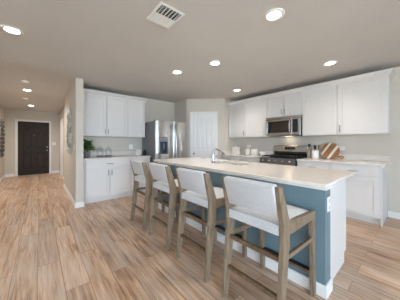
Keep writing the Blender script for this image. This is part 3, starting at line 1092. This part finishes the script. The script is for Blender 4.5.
# ------------------------------------------------------------------ outlets and switches
def outlet(loc, rz, w, h, lab, cat='outlet', name='wall_outlet', horiz=False):
    r = empty(name, loc, rz, lab, cat)
    MB().box(-w / 2, w / 2, -0.006, -0.0005, -h / 2, h / 2, 0.002).build('cover_plate', 'plastic_white', r)
    mb = MB()
    for s in (-1, 1):
        if horiz: mb.box(s * 0.021 - 0.015, s * 0.021 + 0.015, -0.008, -0.005, -0.016, 0.016, 0.003)
        else: mb.box(-0.016, 0.016, -0.008, -0.005, s * 0.021 - 0.015, s * 0.021 + 0.015, 0.003)
    mb.build('receptacle' if cat == 'outlet' else 'rocker', 'ceramic', r)
    return r


outlet((1.815, YB, 1.125), 0, 0.1, 0.115, 'white outlet on the back wall above the square white canister')
outlet((XR, 1.01, 1.12), RZ, 0.115, 0.072, 'white outlet on the right wall beside the striped round board', horiz=True)
outlet((XR, 3.1, 1.13), RZ, 0.115, 0.072, 'white outlet on the right wall above the canisters', horiz=True)
outlet((0.52, 4.40, 1.14), RZ, 0.075, 0.115, 'small white switch plate on the hall wall below the metal wall art', 'switch', 'light_switch')
outlet((0.45, YH, 1.2), 0, 0.115, 0.115, 'white switch plate beside the black front door', 'switch', 'light_switch')


# ------------------------------------------------------------------ wall art
def leaf_poly(cx, cz, L, wd, ang, n=7):
    out = []
    for k in range(n + 1):
        u = k / n
        out.append((u * L - L / 2, wd * math.sin(PI * u)))
    for k in range(n - 1, 0, -1):
        u = k / n
        out.append((u * L - L / 2, -wd * math.sin(PI * u)))
    c, s = math.cos(ang), math.sin(ang)
    return [(cx + x * c - z * s, cz + x * s + z * c) for x, z in out]


def wall_art(loc, rz, hw, hh, lab, m):
    r = empty('wall_art', loc, rz, lab, 'wall art', None)
    pts = []
    for k in range(41):
        a = 2 * PI * k / 40
        pts.append((hw * math.cos(a) * abs(math.cos(a)) ** 0.25, -0.02, hh * math.sin(a)))
    MB().tube(pts, 0.008, 8).build('frame', m, r)
    mb = MB()
    rows = 9
    for i in range(rows):
        z = -hh + (i + 0.8) * 2 * hh / (rows + 0.6)
        wz = hw * math.sqrt(max(0, 1 - (z / hh) ** 2)) ** 1.3
        cols = max(1, int(wz * 2 / 0.1))
        for j in range(cols):
            x = 0 if cols == 1 else -wz * 0.72 + j * wz * 1.44 / (cols - 1)
            M = Matrix.Translation((x, -0.045, z)) @ Matrix.Rotation(random.choice((-1, 1)) * random.uniform(0.3, 1.1), 4, 'Z')
            mb.prism(leaf_poly(0, 0, 0.13, 0.036, PI / 2 + (x / max(hw, .01)) * -0.5 + random.uniform(-.15, .15)), 'y', -0.002, 0.002, M=M)
            mb.tube([(x, -0.045, z), (x * 0.9, -0.018, z)], 0.003, 6)
    mb.build('leaves', m, r)
    MB().box(-0.006, 0.006, -0.022, -0.014, -hh, hh).box(-0.03, 0.03, -0.02, -0.0005, hh * 0.6, hh * 0.6 + 0.03).box(-0.03, 0.03, -0.02, -0.0005, -hh * 0.6, -hh * 0.6 + 0.03).build('spine', m, r)


wall_art((0.52, 4.86, 1.48), RZ, 0.28, 0.5, 'tall oval wall art of silvery metal leaves on the hall wall beside the kitchen', 'art_metal')
wall_art((-0.95, 8.75, 1.37), PI / 2, 0.42, 0.62, 'dark metal leaf wall art on the left wall of the hallway', 'art_dark')

# ------------------------------------------------------------------ things on the back counter
TOP = 0.914
pl = empty('potted_plant', (0.775, 4.64, TOP), 0, 'leafy green plant in a grey pot at the left end of the back counter', 'plant')
MB().lathe([(0, 0), (0.05, 0), (0.055, 0.005), (0.072, 0.118), (0.074, 0.122), (0.067, 0.122), (0.063, 0.105), (0, 0.105)], 28).build('pot', 'ceramic_grey', pl)
MB().lathe([(0, 0.1), (0.0645, 0.1), (0.0645, 0.108), (0, 0.112)], 24).build('soil', 'soil', pl)
mb = MB()
sm = MB()
for k in range(26):
    a = random.uniform(0, 2 * PI)
    e = random.uniform(0.15, 1.25)
    L = random.uniform(0.12, 0.27)
    tip = Vector((math.cos(a) * math.cos(e) * L * 0.62, math.sin(a) * math.cos(e) * L * 0.62, 0.13 + math.sin(e) * L))
    tip.x = min(max(tip.x, -0.09), 0.12)
    sm.tube([(random.uniform(-.02, .02), random.uniform(-.02, .02), 0.105), tuple(tip * 0.5 + Vector((0, 0, 0.06))), tuple(tip)], 0.0025, 6)
    for q in range(5):
        c = tip + Vector((random.uniform(-.045, .045), random.uniform(-.05, .05), random.uniform(-.05, .045)))
        c.x = min(max(c.x, -0.085), 0.125)
        d = random.uniform(0.026, 0.04)
        M = Matrix.Translation(c) @ Matrix.Rotation(random.uniform(0, 6.28), 4, 'Z') @ Matrix.Rotation(random.uniform(-1.1, 1.1), 4, 'X')
        t = bmesh.new()
        prof = [(-1, 0, 0), (-0.5, 0.55, .12), (0.2, 0.6, .1), (1, 0, -.1), (0.2, -0.6, .1), (-0.5, -0.55, .12)]
        vt_ = [t.verts.new(Vector(p) * d) for p in prof]
        c0 = t.verts.new((0, 0, -0.02 * d))
        for i in range(6): t.faces.new((c0, vt_[i], vt_[(i + 1) % 6]))
        bmesh.ops.solidify(t, geom=t.faces[:], thickness=0.0012)
        mb._merge(t, M)
mb.build('foliage', 'leaf', pl)
sm.build('stems', 'stem_green', pl)


def cloche(x, y, lab):
    r = empty('glass_cloche', (x, y, TOP), 0, lab, 'glass cloche', 'glass cloches on the back counter')
    MB().lathe([(0, 0), (0.078, 0), (0.08, 0.004), (0.08, 0.014), (0.074, 0.018), (0, 0.018)], 28).build('base', 'ceramic_grey', r)
    MB().lathe([(0.07, 0.0185), (0.07, 0.14), (0.066, 0.17), (0.052, 0.196), (0.028, 0.21), (0, 0.214)], 28).build('dome', 'jar_glass', r)
    MB().lathe([(0, 0.2145), (0.006, 0.2145), (0.006, 0.222), (0.012, 0.23), (0.01, 0.24), (0, 0.243)], 16).build('knob', 'jar_glass', r)
    MB().lathe([(0.069, 0.0185), (0.072, 0.0185), (0.0725, 0.026), (0.069, 0.026)], 28).build('rim', 'steel_dark', r)


cloche(1.03, 4.65, 'glass dome on a grey base next to the potted plant')
cloche(1.20, 4.65, 'glass dome on a grey base, farther from the potted plant than its twin')


def square_canister(loc, rz, w, d, h, lab, m='ceramic'):
    r = empty('canister', loc, rz, lab, 'canister')
    MB().box(-w / 2, w / 2, -d / 2, d / 2, 0, h * 0.84, 0.008, 2).build('body', m, r)
    l = MB().box(-w / 2 - 0.002, w / 2 + 0.002, -d / 2 - 0.002, d / 2 + 0.002, h * 0.845, h * 0.93, 0.006, 2).build('lid', m, r)
    MB().lathe([(0, h * 0.93), (0.012, h * 0.93), (0.016, h * 0.97), (0.01, h), (0, h)], 16).build('knob', m, l)


def round_canister(loc, rad, h, lab, m='ceramic'):
    r = empty('canister', loc, 0, lab, 'canister')
    MB().lathe([(0, 0), (rad * 0.94, 0), (rad, 0.006), (rad, h * 0.8), (rad * 0.97, h * 0.82), (0, h * 0.82)], 28).build('body', m, r)
    l = MB().lathe([(0, h * 0.822), (rad * 0.99, h * 0.822), (rad * 1.01, h * 0.84), (rad * 0.98, h * 0.92), (rad * 0.3, h * 0.94), (0, h * 0.94)], 28).build('lid', m, r)
    MB().lathe([(0, h * 0.94), (0.014, h * 0.94), (0.018, h * 0.97), (0.012, h), (0, h)], 16).build('knob', m, l)


square_canister((1.90, 4.66, TOP), 0, 0.12, 0.12, 0.16, 'square white canister at the refrigerator end of the back counter')
r = empty('bottle', (1.99, 4.46, TOP), 0, 'small dark bottle on the back counter, against the refrigerator side', 'bottle')
MB().lathe([(0, 0), (0.036, 0), (0.04, 0.006), (0.04, 0.085), (0.03, 0.105), (0.02, 0.115), (0.02, 0.13), (0, 0.13)], 24).build('body', 'black_matte', r)
MB().lathe([(0, 0.1305), (0.024, 0.1305), (0.024, 0.152), (0, 0.154)], 20).build('cap', 'steel_dark', r)

# ------------------------------------------------------------------ things on the right counter
square_canister((4.13, 3.335, TOP), RZ, 0.175, 0.15, 0.215, 'tall white square canister at the pantry end of the right counter')
round_canister((4.15, 2.955, TOP), 0.066, 0.165, 'smaller white round canister with lid, between tall canister and wider one')
round_canister((4.15, 2.75, TOP), 0.098, 0.165, 'wider white round canister with lid, beside the white bowl')
r = empty('bowl', (4.13, 2.51, TOP), 0, 'low white bowl on the counter just left of the range', 'bowl')
MB().lathe([(0, 0), (0.05, 0), (0.055, 0.01), (0.09, 0.06), (0.1, 0.09), (0.096, 0.09), (0.084, 0.06), (0.05, 0.016), (0, 0.014)], 28).build('vessel', 'ceramic', r)
MB().lathe([(0.0965, 0.0895), (0.1005, 0.0895), (0.101, 0.093), (0.0965, 0.093)], 28).build('rim', 'ceramic', r)

r = empty('bottle', (4.14, 1.475, TOP), 0, 'slim taupe bottle with dark blue cap between the range and utensil crock', 'bottle')
MB().lathe([(0, 0), (0.03, 0), (0.034, 0.006), (0.034, 0.16), (0.028, 0.19), (0.016, 0.215), (0.015, 0.235), (0, 0.235)], 24).build('body', 'bottle_grey', r)
MB().lathe([(0, 0.2355), (0.024, 0.2355), (0.026, 0.245), (0.024, 0.285), (0.012, 0.292), (0, 0.292)], 20).build('cap', 'cap_blue', r)

CKX, CKY = 4.13, 1.365
r = empty('utensil_crock', (CKX, CKY, TOP), 0, 'white crock holding wooden utensils beside the striped round board', 'crock')
MB().lathe([(0, 0), (0.058, 0), (0.063, 0.006), (0.064, 0.15), (0.066, 0.158), (0.06, 0.158), (0.058, 0.15), (0.057, 0.012), (0, 0.01)], 28).build('vessel', 'ceramic', r)
MB().lathe([(0.0595, 0.157), (0.0665, 0.157), (0.067, 0.162), (0.0595, 0.162)], 28).build('rim', 'ceramic', r)


def utensil(dx, dy, lean, L, kind, m, lab):
    bx, by = CKX + dx * 0.55, CKY + dy * 0.55
    tp = Vector((CKX + dx, CKY + dy, TOP + L))
    r = empty(kind, (bx, by, TOP + 0.013), 0, lab, 'utensil', 'wooden utensils in the white crock')
    e = tp - Vector((bx, by, TOP + 0.013))
    MB().tube([(0, 0, 0), tuple(e * 0.7), tuple(e * 0.78)], [0.006, 0.0055, 0.006], 10).build('handle', m, r)
    q = e.normalized().to_track_quat('Z', 'X').to_matrix().to_4x4()
    M = Matrix.Translation(e * 0.76) @ q
    mb = MB()
    if kind == 'wooden_spoon':
        mb.lathe([(0, 0), (0.012, 0.008), (0.022, 0.03), (0.024, 0.045), (0.018, 0.065), (0, 0.072)], 16, M=M @ Matrix.Diagonal((0.35, 1, 1, 1)))
    else:
        mb.box(-0.004, 0.004, -0.024, 0.024, 0, 0.08, 0.003, 2, M=M)
    mb.build('head', m, r)


utensil(-0.02, 0.058, 0, 0.235, 'wooden_spoon', 'spoon_wood', 'pale wooden spoon leaning to the range side of the crock')
utensil(0.04, 0.02, 0, 0.25, 'wooden_spoon', 'spoon_wood', 'pale wooden spoon standing upright in the crock')
utensil(-0.05, -0.015, 0, 0.245, 'spatula', 'spoon_dark', 'dark wooden spatula in the crock, middle of the utensils')
utensil(0.015, -0.06, 0, 0.265, 'wooden_spoon', 'spoon_dark', 'dark wooden spoon leaning towards the striped round board')

# round board with two pale stripes; local x towards camera, z up, leaning on the wall
RB = 0.158
bd = empty('cutting_board', (4.335, 1.16, TOP), RZ, 'round brown wooden board with two pale diagonal stripes, leaning on the wall', 'cutting board')
LEAN = Matrix.Translation((0, -0.075, 0.0)) @ Matrix.Rotation(math.radians(-14), 4, 'X') @ Matrix.Translation((0, 0, RB + 0.002))
rot = math.radians(60)
wd = MB()
ws = MB()


def disc_band(v0, v1):
    """Part of the disc between two chords (v across the stripes)."""
    pts = []
    n = 14
    for k in range(n + 1):
        v = v0 + (v1 - v0) * k / n
        pts.append((math.sqrt(max(0, RB * RB - v * v)), v))
    left = [(-x, v) for x, v in reversed(pts)]
    out = pts + left
    cl = []
    for p in out:
        if not cl or (Vector(p) - Vector(cl[-1])).length > 1e-4: cl.append(p)
    if (Vector(cl[0]) - Vector(cl[-1])).length < 1e-4: cl.pop()
    c, s = math.cos(rot), math.sin(rot)
    return [(x * c - v * s, x * s + v * c) for x, v in cl]


for v0, v1, w_ in ((-RB, -0.078, wd), (-0.078, -0.034, ws), (-0.034, 0.058, wd), (0.058, 0.098, ws), (0.098, RB, wd)):
    w_.prism(disc_band(v0, v1), 'y', -0.009, 0.009, M=LEAN)
# handle with hole, towards lower right
t = bmesh.new()
ro, ri = 0.034, 0.013
cx_, cz_ = 0.19, -0.115
v = [[t.verts.new((cx_ + rr * math.cos(2 * PI * k / 20), y, cz_ + rr * math.sin(2 * PI * k / 20))) for k in range(20)] for rr, y in ((ro, -0.008), (ri, -0.008), (ri, 0.008), (ro, 0.008))]
for a in range(4):
    for k in range(20):
        t.faces.new((v[a][k], v[a][(k + 1) % 20], v[(a + 1) % 4][(k + 1) % 20], v[(a + 1) % 4][k]))
bmesh.ops.recalc_face_normals(t, faces=t.faces[:])
hb = MB()
hb._merge(t, LEAN)
hb.prism([(0.10, -0.115), (0.125, -0.083), (0.178, -0.088), (0.162, -0.132)], 'y', -0.008, 0.008, M=LEAN)
wd.build('wood_disc', 'board_wood', bd)
ws.build('pale_stripes', 'board_white', bd)
hb.build('handle', 'board_wood', bd)
